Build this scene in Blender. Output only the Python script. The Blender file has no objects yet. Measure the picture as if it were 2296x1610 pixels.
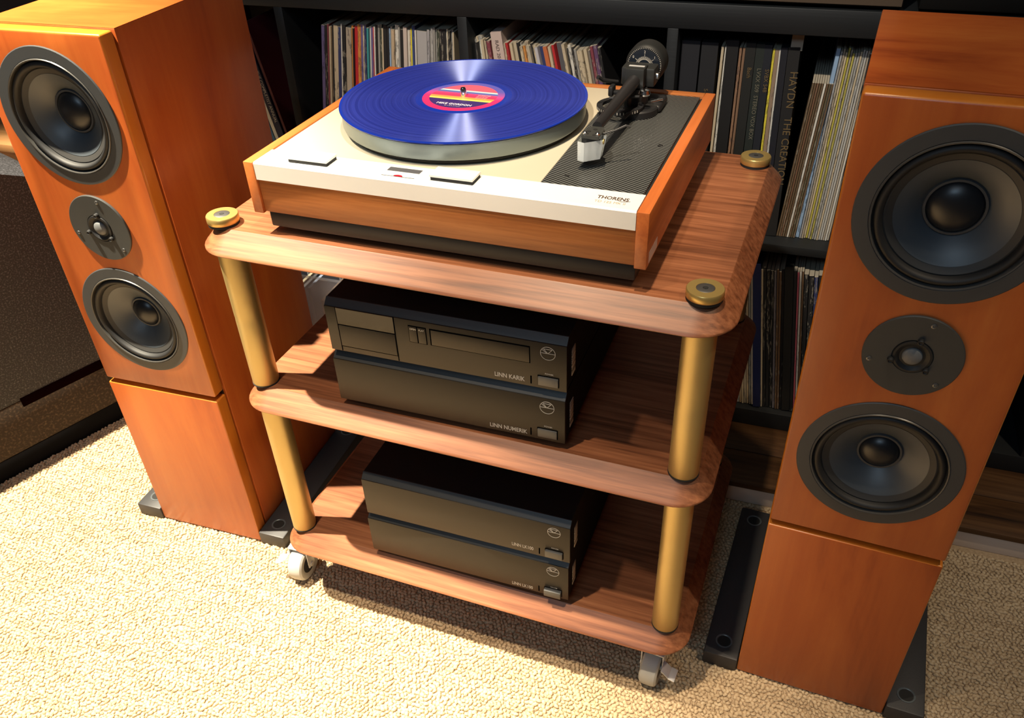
import bpy, bmesh, math, random
from mathutils import Vector, Matrix
random.seed(7)
PI = math.pi
sc = bpy.context.scene
C = sc.collection

# ------------------------------------------------------------------ camera
F, CX, CY = 1887.5, 1154.72, 891.54
cd = bpy.data.cameras.new('camera'); cam = bpy.data.objects.new('camera', cd); C.objects.link(cam)
sc.camera = cam
cd.sensor_fit = 'HORIZONTAL'; cd.sensor_width = 36.0; cd.lens = 36.0*F/2296.0
cd.shift_x = (1148.0-CX)/2296.0; cd.shift_y = (CY-805.0)/2296.0
cd.clip_start = 0.01; cd.clip_end = 50
cam.matrix_world = (Matrix.Translation((0.4297, -0.9333, 1.1158)) @ Matrix.Rotation(0.3862, 4, 'Z')
                    @ Matrix.Rotation(PI/2-0.6626, 4, 'X') @ Matrix.Rotation(-0.0425, 4, 'Z'))
# ------------------------------------------------------------------ world, lights, exposure
w = bpy.data.worlds.new('world'); sc.world = w; w.use_nodes = True
bg = w.node_tree.nodes['Background']; bg.inputs[0].default_value = (1.0, 0.93, 0.86, 1); bg.inputs[1].default_value = 0.028
sc.view_settings.view_transform = 'Standard'; sc.view_settings.look = 'None'
sc.view_settings.exposure = 0.0; sc.view_settings.gamma = 1.0; sc.view_settings.use_curve_mapping = False

def spot(name, loc, aim, power, cone, blend, color, radius=0.02):
    l = bpy.data.lights.new(name, 'SPOT'); l.energy = power; l.color = color
    l.spot_size = math.radians(cone); l.spot_blend = blend; l.shadow_soft_size = radius
    o = bpy.data.objects.new(name, l); C.objects.link(o); o.location = loc
    o.rotation_euler = (Vector(aim)-Vector(loc)).to_track_quat('-Z', 'Y').to_euler()
    return o
WARM = (1.0, 0.80, 0.56)
spot('ceiling_or_fill_spot', (0.20, -0.36, 2.35), (0.05, -0.12, 0.7), 130, 36, 0.9, WARM, 0.022)
spot('ceiling_or_fill_spot', (-1.18, -0.42, 3.0), (-0.78, -0.60, 0.0), 2000, 45, 0.55, (1.0, 0.88, 0.66), 0.022)
spot('ceiling_or_fill_spot', (-0.22, -0.74, 2.35), (0.08, -0.82, 0.0), 200, 50, 0.8, WARM, 0.025)
spot('ceiling_or_fill_spot', (1.25, -0.30, 2.35), (0.92, 0.0, 0.0), 60, 58, 0.9, WARM, 0.03)  # added fill spot, brightens the floor and speaker top at the right
spot('ceiling_or_fill_spot', (0.06, -1.10, 2.25), (0.06, 0.52, 0.62), 150, 34, 0.8, (1.0, 0.86, 0.68), 0.03)  # added fill spot, brightens the record spines in the upper bays
al = bpy.data.lights.new('cool_fill_light', 'AREA'); al.shape = 'RECTANGLE'; al.size = 1.4; al.size_y = 0.7
al.energy = 5; al.color = (0.80, 0.90, 1.0)  # added cool fill panel overhead, not a window of the room
ao = bpy.data.objects.new('cool_fill_light', al); C.objects.link(ao); ao.location = (0.1, -1.9, 2.9)
ao.rotation_euler = (Vector((0.2, 0, 0.6))-Vector(ao.location)).to_track_quat('-Z', 'Y').to_euler()
a2 = bpy.data.lights.new('cool_fill_light', 'AREA'); a2.shape = 'RECTANGLE'; a2.size = 0.8; a2.size_y = 0.5
a2.energy = 12; a2.color = (0.55, 0.78, 1.0)  # added cool panel, puts bluish reflections on the woofer cones
ao2 = bpy.data.objects.new('cool_fill_light', a2); C.objects.link(ao2); ao2.location = (0.0, -2.7, 2.45)
ao2.rotation_euler = (Vector((0.1, 0, 0.6))-Vector(ao2.location)).to_track_quat('-Z', 'Y').to_euler()

# ------------------------------------------------------------------ helpers
def tag(o, label=None, cat=None, group=None, kind=None):
    if label: o['label'] = label
    if cat: o['category'] = cat
    if group: o['group'] = group
    if kind: o['kind'] = kind
    return o
def thing(name, label, cat, loc=(0, 0, 0), rz=0.0, group=None):
    o = bpy.data.objects.new(name, None); C.objects.link(o); o.empty_display_size = 0.05
    o.location = loc; o.rotation_euler = (0, 0, rz)
    return tag(o, label, cat, group)
def smooth(me, ang=0.6):
    for p in me.polygons: p.use_smooth = True
    try: me.set_sharp_from_angle(angle=ang)
    except Exception: pass
def obj(name, bm, mat, parent=None, loc=None, rot=None, sm=True, label=None):
    if isinstance(bm, bpy.types.Mesh): me = bm
    else:
        bmesh.ops.recalc_face_normals(bm, faces=bm.faces)
        me = bpy.data.meshes.new(name); bm.to_mesh(me); bm.free()
        if sm: smooth(me)
    if mat and not len(me.materials): me.materials.append(mat)
    o = bpy.data.objects.new(name, me); C.objects.link(o)
    if parent: o.parent = parent
    if loc is not None: o.location = loc
    if rot is not None: o.rotation_euler = rot
    if label: o['label'] = label
    return o
def B(): return bmesh.new()
def box(x0, x1, y0, y1, z0, z1, bev=0.0, seg=2, bm=None):
    b = bm or B(); t = B()
    bmesh.ops.create_cube(t, size=1.0)
    for v in t.verts:
        v.co = Vector((x0+(v.co.x+.5)*(x1-x0), y0+(v.co.y+.5)*(y1-y0), z0+(v.co.z+.5)*(z1-z0)))
    if bev > 0:
        bmesh.ops.bevel(t, geom=list(t.edges), offset=min(bev, .45*min(abs(x1-x0), abs(y1-y0), abs(z1-z0))), segments=seg, profile=.5, affect='EDGES')
    me = bpy.data.meshes.new('t'); t.to_mesh(me); t.free(); b.from_mesh(me); bpy.data.meshes.remove(me)
    return b
def merge(b, t, mat=None):
    me = bpy.data.meshes.new('t')
    if mat is not None: t.transform(mat)
    t.to_mesh(me); t.free(); b.from_mesh(me); bpy.data.meshes.remove(me); return b
def lathe(prof, seg=48, axis='Z', closed=False):
    """prof: list of (r, h). Revolved about Z; axis 'Y' puts +h along +Y."""
    b = B(); rings = []
    for r, h in prof:
        if r < 1e-6: rings.append([b.verts.new((0, 0, h))])
        else: rings.append([b.verts.new((r*math.cos(2*PI*i/seg), r*math.sin(2*PI*i/seg), h)) for i in range(seg)])
    pairs = list(zip(rings[:-1], rings[1:]))
    if closed: pairs.append((rings[-1], rings[0]))
    for A, D in pairs:
        for i in range(seg):
            j = (i+1) % seg
            if len(A) == 1 and len(D) == 1: break
            if len(A) == 1: b.faces.new((A[0], D[i], D[j]))
            elif len(D) == 1: b.faces.new((A[i], A[j], D[0]))
            else: b.faces.new((A[i], A[j], D[j], D[i]))
    if axis == 'Y': b.transform(Matrix.Rotation(-PI/2, 4, 'X'))
    return b
def rod(p0, p1, r0, r1=None, seg=20, cap=True):
    r1 = r0 if r1 is None else r1
    p0, p1 = Vector(p0), Vector(p1); L = (p1-p0).length
    pr = [(r0, 0), (r1, L)]
    if cap: pr = [(0, 0)]+pr+[(0, L)]
    b = lathe(pr, seg)
    b.transform(Matrix.Translation(p0) @ (p1-p0).to_track_quat('Z', 'Y').to_matrix().to_4x4())
    return b
def tube(pts, r, seg=10):
    b = B(); pts = [Vector(p) for p in pts]; rings = []
    for i, p in enumerate(pts):
        d = (pts[min(i+1, len(pts)-1)]-pts[max(i-1, 0)]).normalized()
        q = d.to_track_quat('Z', 'Y')
        rr = r[i] if isinstance(r, (list, tuple)) else r
        rings.append([b.verts.new(p+q @ Vector((rr*math.cos(2*PI*k/seg), rr*math.sin(2*PI*k/seg), 0))) for k in range(seg)])
    for A, D in zip(rings[:-1], rings[1:]):
        for i in range(seg): b.faces.new((A[i], A[(i+1) % seg], D[(i+1) % seg], D[i]))
    b.faces.new(rings[0][::-1]); b.faces.new(rings[-1])
    return b
def extrude_poly(pts, axis, a, c):
    """closed outline pts (2D) extruded between a and c along axis (X, Y or Z)."""
    b = B()
    def P(u, v, h): return {'X': (h, u, v), 'Y': (u, h, v), 'Z': (u, v, h)}[axis]
    A = [b.verts.new(P(u, v, a)) for u, v in pts]; D = [b.verts.new(P(u, v, c)) for u, v in pts]
    n = len(pts)
    for i in range(n): b.faces.new((A[i], A[(i+1) % n], D[(i+1) % n], D[i]))
    b.faces.new(A); b.faces.new(D)
    return b
def text(s, size, mat, parent, loc, rot, name='lettering', align='LEFT', sx=1.0, bold=0.0, label=None):
    cu = bpy.data.curves.new('t', 'FONT'); cu.body = s; cu.size = size; cu.align_x = align; cu.extrude = 0.00006; cu.offset = bold
    cu.resolution_u = 3
    o = bpy.data.objects.new('t', cu); C.objects.link(o)
    dg = bpy.context.evaluated_depsgraph_get(); me = bpy.data.meshes.new_from_object(o.evaluated_get(dg))
    bpy.data.objects.remove(o); bpy.data.curves.remove(cu)
    me.name = name; me.materials.clear(); me.materials.append(mat)
    t = bpy.data.objects.new(name, me); C.objects.link(t); t.parent = parent; t.location = loc; t.rotation_euler = rot; t.scale = (sx, 1, 1)
    if label: t['label'] = label
    return t

# ------------------------------------------------------------------ materials
def mat(name, col=(.5, .5, .5), rough=.5, metal=0.0, **k):
    m = bpy.data.materials.new(name); m.use_nodes = True
    b = m.node_tree.nodes['Principled BSDF']
    b.inputs['Base Color'].default_value = (*col, 1); b.inputs['Roughness'].default_value = rough; b.inputs['Metallic'].default_value = metal
    for kk, v in k.items(): b.inputs[kk.replace('_', ' ')].default_value = v
    return m
def N(m, t, **k):
    n = m.node_tree.nodes.new(t)
    for a, v in k.items():
        if a.startswith('i_'): n.inputs[a[2:].replace('_', ' ')].default_value = v
        else: setattr(n, a, v)
    return n
def L(m, a, b): m.node_tree.links.new(a, b)
def ramp(m, fac, stops, interp='LINEAR'):
    r = N(m, 'ShaderNodeValToRGB'); r.color_ramp.interpolation = interp
    e = r.color_ramp.elements
    while len(e) < len(stops): e.new(.5)
    for i, (p, c) in enumerate(stops): e[i].position = p; e[i].color = (*c, 1)
    L(m, fac, r.inputs[0]); return r
def bump(m, h, strength, dist=.001):
    b = N(m, 'ShaderNodeBump', i_Strength=strength, i_Distance=dist); L(m, h, b.inputs['Height'])
    L(m, b.outputs[0], m.node_tree.nodes['Principled BSDF'].inputs['Normal']); return b
def wood(name, cols, axis='X', fig=7.0, fine=120.0, rough=.35, stretch=9.0, warp=.6, fineamt=.35, coat=.0, knots=False):
    """procedural veneer: broad figure plus fine pores, running along one object axis"""
    m = mat(name, cols[1], rough); bs = m.node_tree.nodes['Principled BSDF']
    tc = N(m, 'ShaderNodeTexCoord'); oi = N(m, 'ShaderNodeObjectInfo')
    off = N(m, 'ShaderNodeVectorMath', operation='ADD'); mu = N(m, 'ShaderNodeVectorMath', operation='SCALE'); mu.inputs['Scale'].default_value = 3.7
    cmb = N(m, 'ShaderNodeCombineXYZ')
    for k in range(3): L(m, oi.outputs['Random'], cmb.inputs[k])
    L(m, cmb.outputs[0], mu.inputs[0]); L(m, tc.outputs['Object'], off.inputs[0]); L(m, mu.outputs[0], off.inputs[1])
    mp = N(m, 'ShaderNodeMapping'); s = [1.0, 1.0, 1.0]; s['XYZ'.index(axis)] = 1.0/stretch; mp.inputs['Scale'].default_value = s
    L(m, off.outputs[0], mp.inputs[0])
    n1 = N(m, 'ShaderNodeTexNoise', i_Scale=fig, i_Detail=5.0, i_Roughness=.6, i_Distortion=warp); L(m, mp.outputs[0], n1.inputs['Vector'])
    mp2 = N(m, 'ShaderNodeMapping'); s2 = [1.0, 1.0, 1.0]; s2['XYZ'.index(axis)] = .035; mp2.inputs['Scale'].default_value = s2
    L(m, off.outputs[0], mp2.inputs[0])
    n2 = N(m, 'ShaderNodeTexNoise', i_Scale=fine, i_Detail=4.0, i_Roughness=.65); L(m, mp2.outputs[0], n2.inputs['Vector'])
    mx = N(m, 'ShaderNodeMix', data_type='FLOAT'); mx.inputs[0].default_value = fineamt
    L(m, n1.outputs[0], mx.inputs[2]); L(m, n2.outputs[0], mx.inputs[3])
    k = len(cols); r = ramp(m, mx.outputs[0], [(.30+.40*i/(k-1), c) for i, c in enumerate(cols)])
    L(m, r.outputs[0], bs.inputs['Base Color'])
    bump(m, n2.outputs[0], .12, .0006)
    bs.inputs['Coat Weight'].default_value = coat; bs.inputs['Coat Roughness'].default_value = .18
    return m
CH = [(.25, .042, .008), (.40, .084, .015), (.47, .115, .021), (.53, .155, .030)]
m_cherry = wood('cherry_veneer', CH, 'Z', fig=9, fine=90, rough=.36, stretch=5, fineamt=.18, coat=.15)
m_cherry_top = wood('cherry_veneer_top', CH, 'X', fig=10, fine=90, rough=.32, stretch=3, fineamt=.18, coat=.25)
m_cherry_edge_lit = wood('cherry_edge_lit', [(.40, .10, .010), (.56, .17, .018), (.62, .22, .03)], 'Z', fig=8, fine=90, rough=.32, fineamt=.15, coat=.2)  # golden edge wood, with grazing light on the baffle edges put into its colour
WA = [(.055, .019, .009), (.17, .058, .024), (.28, .105, .046), (.37, .155, .072)]
m_walnut = wood('walnut_shelf', WA, 'X', fig=13, fine=150, rough=.42, stretch=7, warp=1.3, fineamt=.62, coat=.03)
m_walnut_low = wood('walnut_shelf_mid', WA, 'X', fig=11, fine=140, rough=.45, stretch=8, warp=.9, fineamt=.62, coat=.0)
TE = [(.22, .065, .018), (.40, .13, .032), (.50, .185, .05)]
m_teak = wood('teak_plinth_rail', TE, 'X', fig=26, fine=240, rough=.38, stretch=14, warp=.3, fineamt=.6)
TS = [(.36, .075, .018), (.56, .15, .034), (.64, .20, .055)]
m_teak_side = wood('teak_plinth_side', TS, 'Y', fig=16, fine=160, rough=.36, stretch=10, warp=.4, fineamt=.35, coat=.1)
m_oakfloor = wood('dark_oak_floor', [(.014, .006, .004), (.085, .038, .014), (.17, .085, .034)], 'X', fig=34, fine=110, rough=.45, stretch=12, warp=.8, fineamt=.3)
m_tan = wood('light_oak', [(.35, .16, .05), (.55, .28, .11), (.6, .33, .15)], 'X', fig=20, fine=160, rough=.4)
m_brass = mat('satin_brass', (.64, .46, .16), .34, .75)
m_brass2 = mat('satin_brass_pole', (.54, .41, .17), .42, .7)
m_black = mat('black_satin', (.012, .012, .013), .45)
m_blackrub = mat('black_rubber', (.010, .010, .010), .75)
m_steel_dark = mat('dark_steel', (.16, .16, .16), .4, .8)
m_chrome = mat('chrome', (.85, .85, .86), .15, 1.0)
m_alu = mat('brushed_aluminium', (.90, .90, .87), .42, .1)
def brushed(m, sc=(2, 500, 500), st=.05):
    tc = N(m, 'ShaderNodeTexCoord'); mp = N(m, 'ShaderNodeMapping'); mp.inputs['Scale'].default_value = sc; L(m, tc.outputs['Object'], mp.inputs[0])
    n = N(m, 'ShaderNodeTexNoise', i_Scale=1.0, i_Detail=2.0); L(m, mp.outputs[0], n.inputs['Vector']); bump(m, n.outputs[0], st, .0003)
brushed(m_alu)
m_platter = mat('platter_zinc', (.25, .30, .30), .38, .5); brushed(m_platter, (3, 3, 900), .05)
m_cream = mat('champagne_deck', (.62, .56, .43), .42, .15)
m_linn = mat('component_front_black', (.0145, .0115, .0085), .42, .0); m_linn.node_tree.nodes['Principled BSDF'].inputs['Specular IOR Level'].default_value = .38
m_case = mat('case_black', (.004, .004, .004), .6); m_case.node_tree.nodes['Principled BSDF'].inputs['Specular IOR Level'].default_value = .2
m_cham = mat('case_chamfer', (.015, .016, .017), .45)
m_groove = mat('groove_shade_black', (.001, .001, .001), 1.0, Specular_IOR_Level=.0)  # for raised strips; shade of the panel gaps is put into the black
m_grey = mat('grey_print', (.42, .42, .42), .5)
m_silver = mat('button_grey', (.085, .088, .092), .42, .2)
m_white = mat('white_sticker', (.75, .72, .66), .5)
m_barcode = mat('printed_barcode', (.75, .72, .66), .5)
tc = N(m_barcode, 'ShaderNodeTexCoord'); mp = N(m_barcode, 'ShaderNodeMapping'); mp.inputs['Scale'].default_value = (1, 1, 900); L(m_barcode, tc.outputs['Object'], mp.inputs[0])
n_ = N(m_barcode, 'ShaderNodeTexNoise', i_Scale=1.0, i_Detail=1.0); L(m_barcode, mp.outputs[0], n_.inputs['Vector'])
r_ = ramp(m_barcode, n_.outputs[0], [(.45, (.12, .12, .12)), (.52, (.75, .73, .68))]); L(m_barcode, r_.outputs[0], m_barcode.node_tree.nodes['Principled BSDF'].inputs['Base Color'])
m_spk = mat('basket_grey', (.042, .045, .049), .5, .0)
m_cone = mat('cone_grey', (.050, .060, .072), .46, .0); m_cone.node_tree.nodes['Principled BSDF'].inputs['Specular IOR Level'].default_value = .7  # grey whose blue tint stands in for cool reflected light
m_conedark = mat('cone_rim', (.030, .029, .028), .6)
m_surround = mat('rubber_surround', (.008, .008, .009), .62)
m_cap = mat('dust_cap', (.010, .011, .014), .34)
m_dome = mat('tweeter_dome', (.12, .125, .13), .6, .0)
m_tw = mat('tweeter_plate', (.040, .042, .042), .48)
m_shelf = mat('shelf_blackbrown', (.009, .011, .013), .5)
m_shelfin = mat('shelf_inside', (.006, .006, .006), .6)
tc = N(m_shelf, 'ShaderNodeTexCoord'); mp = N(m_shelf, 'ShaderNodeMapping'); mp.inputs['Scale'].default_value = (8, 80, 300); L(m_shelf, tc.outputs['Object'], mp.inputs[0])
n_ = N(m_shelf, 'ShaderNodeTexNoise', i_Scale=1.0, i_Detail=3.0); L(m_shelf, mp.outputs[0], n_.inputs['Vector']); bump(m_shelf, n_.outputs[0], .2, .0005)
m_base = mat('speaker_base', (.030, .030, .033), .5)
tc = N(m_base, 'ShaderNodeTexCoord'); n_ = N(m_base, 'ShaderNodeTexNoise', i_Scale=900.0); L(m_base, tc.outputs['Object'], n_.inputs['Vector']); bump(m_base, n_.outputs[0], .35, .0004)
m_ring = mat('socket_ring', (.12, .14, .15), .35, .3)
m_steel_pl = mat('zinc_plate', (.62, .63, .64), .4, .3)
m_wheel = mat('caster_grey', (.42, .43, .42), .5)
m_red = mat('red_dial', (.7, .01, .03), .3)
m_paint = mat('riser_paint', (.74, .62, .52), .6)
m_wall = mat('wall_paint', (.05, .04, .035), .8)
m_clear = mat('clear_plastic', (.75, .78, .85), .12); bs = m_clear.node_tree.nodes['Principled BSDF']; bs.inputs['Alpha'].default_value = .30
m_guard = mat('guard_plastic', (.85, .90, .90), .25); bs = m_guard.node_tree.nodes['Principled BSDF']; bs.inputs['Alpha'].default_value = .96; bs.inputs['Subsurface Weight'].default_value = .7; bs.inputs['Subsurface Scale'].default_value = .02; bs.inputs['Subsurface Radius'].default_value = (1, 1, 1)
# smoked mirror window of the CD player
m_smoke = mat('smoked_glass', (.006, .005, .004), .05, .0); m_smoke.node_tree.nodes['Principled BSDF'].inputs['Specular IOR Level'].default_value = .42
# carbon armboard
m_carbon = mat('carbon_weave', (.02, .022, .022), .30)
tc = N(m_carbon, 'ShaderNodeTexCoord'); mp = N(m_carbon, 'ShaderNodeMapping'); mp.inputs['Rotation'].default_value = (0, 0, math.radians(24)); mp.inputs['Scale'].default_value = (1, 1, 1); L(m_carbon, tc.outputs['Object'], mp.inputs[0])
wv = N(m_carbon, 'ShaderNodeTexWave', wave_type='BANDS', bands_direction='Y', wave_profile='SIN', i_Scale=84.0, i_Distortion=.15, i_Detail=1.0); L(m_carbon, mp.outputs[0], wv.inputs['Vector'])
wx = N(m_carbon, 'ShaderNodeTexWave', wave_type='BANDS', bands_direction='X', wave_profile='SIN', i_Scale=150.0); L(m_carbon, mp.outputs[0], wx.inputs['Vector'])
mx = N(m_carbon, 'ShaderNodeMix', data_type='FLOAT'); mx.inputs[0].default_value = .2; L(m_carbon, wv.outputs[1], mx.inputs[2]); L(m_carbon, wx.outputs[1], mx.inputs[3])
r_ = ramp(m_carbon, mx.outputs[0], [(.40, (.004, .004, .004)), (.60, (.13, .135, .13))]); L(m_carbon, r_.outputs[0], m_carbon.node_tree.nodes['Principled BSDF'].inputs['Base Color']); bump(m_carbon, mx.outputs[0], .3, .0003)
# blue vinyl: circular grooves shine in radial streaks
m_vinyl = mat('blue_vinyl', (.006, .022, .30), .30)
bs = m_vinyl.node_tree.nodes['Principled BSDF'];  bs.inputs['Specular IOR Level'].default_value = .85
tg = N(m_vinyl, 'ShaderNodeTangent', direction_type='RADIAL', axis='Z'); L(m_vinyl, tg.outputs[0], bs.inputs['Tangent'])
tc = N(m_vinyl, 'ShaderNodeTexCoord'); sx = N(m_vinyl, 'ShaderNodeSeparateXYZ'); L(m_vinyl, tc.outputs['Object'], sx.inputs[0])
cb = N(m_vinyl, 'ShaderNodeCombineXYZ'); L(m_vinyl, sx.outputs[0], cb.inputs[0]); L(m_vinyl, sx.outputs[1], cb.inputs[1])
ln = N(m_vinyl, 'ShaderNodeVectorMath', operation='LENGTH'); L(m_vinyl, cb.outputs[0], ln.inputs[0])
n1 = N(m_vinyl, 'ShaderNodeTexNoise', noise_dimensions='1D', i_Scale=260.0, i_Detail=3.0, i_Roughness=.7); L(m_vinyl, ln.outputs['Value'], n1.inputs['W'])
r_ = ramp(m_vinyl, n1.outputs[0], [(.35, (.003, .014, .24)), (.6, (.005, .020, .31))]); L(m_vinyl, r_.outputs[0], bs.inputs['Base Color'])
mr = N(m_vinyl, 'ShaderNodeMapRange'); mr.inputs[1].default_value = .3; mr.inputs[2].default_value = .7; mr.inputs[3].default_value = .48; mr.inputs[4].default_value = .60; L(m_vinyl, n1.outputs[0], mr.inputs[0]); L(m_vinyl, mr.outputs[0], bs.inputs['Roughness'])
gl = N(m_vinyl, 'ShaderNodeBsdfAnisotropic'); gl.distribution = 'GGX'; gl.inputs['Color'].default_value = (.45, .56, 1, 1); gl.inputs['Roughness'].default_value = .42; gl.inputs['Anisotropy'].default_value = .72
L(m_vinyl, tg.outputs[0], gl.inputs['Tangent'])
ms = N(m_vinyl, 'ShaderNodeMixShader'); fr = N(m_vinyl, 'ShaderNodeFresnel'); fr.inputs[0].default_value = 1.62
om = m_vinyl.node_tree.nodes['Material Output']; L(m_vinyl, fr.outputs[0], ms.inputs[0]); L(m_vinyl, bs.outputs[0], ms.inputs[1]); L(m_vinyl, gl.outputs[0], ms.inputs[2]); L(m_vinyl, ms.outputs[0], om.inputs[0])
m_vinyl_edge = mat('blue_vinyl_smooth', (.008, .03, .34), .14); m_vinyl_edge.node_tree.nodes['Principled BSDF'].inputs['Specular IOR Level'].default_value = .7
# record label art: red rim, purple/pink bands, navy lower third
m_label = mat('record_label', (.8, .1, .2), .5)
tc = N(m_label, 'ShaderNodeTexCoord'); sx = N(m_label, 'ShaderNodeSeparateXYZ'); L(m_label, tc.outputs['Object'], sx.inputs[0])
mr = N(m_label, 'ShaderNodeMapRange'); mr.inputs[1].default_value = -.05; mr.inputs[2].default_value = .05; L(m_label, sx.outputs[1], mr.inputs[0])
r1 = ramp(m_label, mr.outputs[0], [(0, (.04, .02, .14)), (.36, (.80, .72, .12)), (.41, (.78, .30, .08)), (.47, (.78, .04, .12)), (.55, (.74, .05, .18)), (.60, (.10, .13, .40)), (.66, (.45, .62, .66)), (.70, (.80, .10, .16))], 'CONSTANT')
r2 = ramp(m_label, mr.outputs[0], [(0, (.78, .02, .12)), (.45, (.80, .03, .16)), (.62, (.30, .08, .35)), (.75, (.10, .09, .40))])
cb = N(m_label, 'ShaderNodeCombineXYZ'); L(m_label, sx.outputs[0], cb.inputs[0]); L(m_label, sx.outputs[1], cb.inputs[1])
ln = N(m_label, 'ShaderNodeVectorMath', operation='LENGTH'); L(m_label, cb.outputs[0], ln.inputs[0])
gt = N(m_label, 'ShaderNodeMath', operation='GREATER_THAN'); gt.inputs[1].default_value = .0415; L(m_label, ln.outputs['Value'], gt.inputs[0])
mx = N(m_label, 'ShaderNodeMix', data_type='RGBA'); L(m_label, gt.outputs[0], mx.inputs[0]); L(m_label, r1.outputs[0], mx.inputs[6]); L(m_label, r2.outputs[0], mx.inputs[7])
L(m_label, mx.outputs[2], m_label.node_tree.nodes['Principled BSDF'].inputs['Base Color'])
# carpet
def carpet(name, stops, sc1):
    m = mat(name, (.5, .38, .24), .95); m.node_tree.nodes['Principled BSDF'].inputs['Specular IOR Level'].default_value = .1
    ge = N(m, 'ShaderNodeNewGeometry')
    n1 = N(m, 'ShaderNodeTexNoise', i_Scale=sc1, i_Detail=1.5, i_Roughness=.6); L(m, ge.outputs['Position'], n1.inputs['Vector'])
    mp = N(m, 'ShaderNodeMapping'); mp.inputs['Scale'].default_value = (9, 60, 60); L(m, ge.outputs['Position'], mp.inputs[0])
    n2 = N(m, 'ShaderNodeTexNoise', i_Scale=1.0, i_Detail=2.0); L(m, mp.outputs[0], n2.inputs['Vector'])
    mx = N(m, 'ShaderNodeMix', data_type='FLOAT'); mx.inputs[0].default_value = .35; L(m, n1.outputs[0], mx.inputs[2]); L(m, n2.outputs[0], mx.inputs[3])
    r = ramp(m, mx.outputs[0], stops); L(m, r.outputs[0], m.node_tree.nodes['Principled BSDF'].inputs['Base Color'])
    return m
m_tuft = carpet('loop_pile', [(.28, (.24, .16, .09)), (.40, (.46, .34, .21)), (.58, (.58, .45, .29)), (.72, (.64, .52, .36))], 260.0)
m_carpetbase = carpet('carpet_backing', [(.3, (.32, .23, .14)), (.7, (.50, .38, .25))], 200.0)
# speckled upholstery of the cabinet on the left
def speck(name, a, b, sc1, rough=.7):
    m = mat(name, a, rough); tc = N(m, 'ShaderNodeTexCoord')
    n1 = N(m, 'ShaderNodeTexNoise', i_Scale=sc1, i_Detail=2.0); L(m, tc.outputs['Object'], n1.inputs['Vector'])
    r = ramp(m, n1.outputs[0], [(.50, a), (.74, b)]); L(m, r.outputs[0], m.node_tree.nodes['Principled BSDF'].inputs['Base Color']); bump(m, n1.outputs[0], .4, .001); return m
m_speck = speck('charcoal_speckle', (.010, .010, .013), (.085, .082, .095), 330)
m_tweed = speck('brown_tweed', (.028, .018, .010), (.095, .062, .035), 200, .95)
# record sleeves: object colour with printed marks on the spine and worn pale ends
m_sleeve = mat('sleeve', (.5, .5, .5), .55); bs = m_sleeve.node_tree.nodes['Principled BSDF']
oi = N(m_sleeve, 'ShaderNodeObjectInfo'); tc = N(m_sleeve, 'ShaderNodeTexCoord')
cmb = N(m_sleeve, 'ShaderNodeCombineXYZ')
mu = N(m_sleeve, 'ShaderNodeMath', operation='MULTIPLY'); mu.inputs[1].default_value = 61.0; L(m_sleeve, oi.outputs['Random'], mu.inputs[0])
for k in range(3): L(m_sleeve, mu.outputs[0], cmb.inputs[k])
ad = N(m_sleeve, 'ShaderNodeVectorMath', operation='ADD'); L(m_sleeve, tc.outputs['Object'], ad.inputs[0]); L(m_sleeve, cmb.outputs[0], ad.inputs[1])
mp = N(m_sleeve, 'ShaderNodeMapping'); mp.inputs['Scale'].default_value = (2.2, .02, 75.0); L(m_sleeve, ad.outputs[0], mp.inputs[0])
nz = N(m_sleeve, 'ShaderNodeTexNoise', i_Scale=1.0, i_Detail=2.0, i_Roughness=.7); L(m_sleeve, mp.outputs[0], nz.inputs['Vector'])
mp2 = N(m_sleeve, 'ShaderNodeMapping'); mp2.inputs['Scale'].default_value = (.4, .02, 5.0); L(m_sleeve, ad.outputs[0], mp2.inputs[0])
nz2 = N(m_sleeve, 'ShaderNodeTexNoise', i_Scale=1.0, i_Detail=1.0); L(m_sleeve, mp2.outputs[0], nz2.inputs['Vector'])
g1 = N(m_sleeve, 'ShaderNodeMath', operation='GREATER_THAN'); g1.inputs[1].default_value = .55; L(m_sleeve, nz.outputs[0], g1.inputs[0])
g2 = N(m_sleeve, 'ShaderNodeMath', operation='GREATER_THAN'); g2.inputs[1].default_value = .53; L(m_sleeve, nz2.outputs[0], g2.inputs[0])
mm = N(m_sleeve, 'ShaderNodeMath', operation='MULTIPLY'); L(m_sleeve, g1.outputs[0], mm.inputs[0]); L(m_sleeve, g2.outputs[0], mm.inputs[1])
m3 = N(m_sleeve, 'ShaderNodeMath', operation='MULTIPLY'); m3.inputs[1].default_value = .55; L(m_sleeve, mm.outputs[0], m3.inputs[0])
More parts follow.
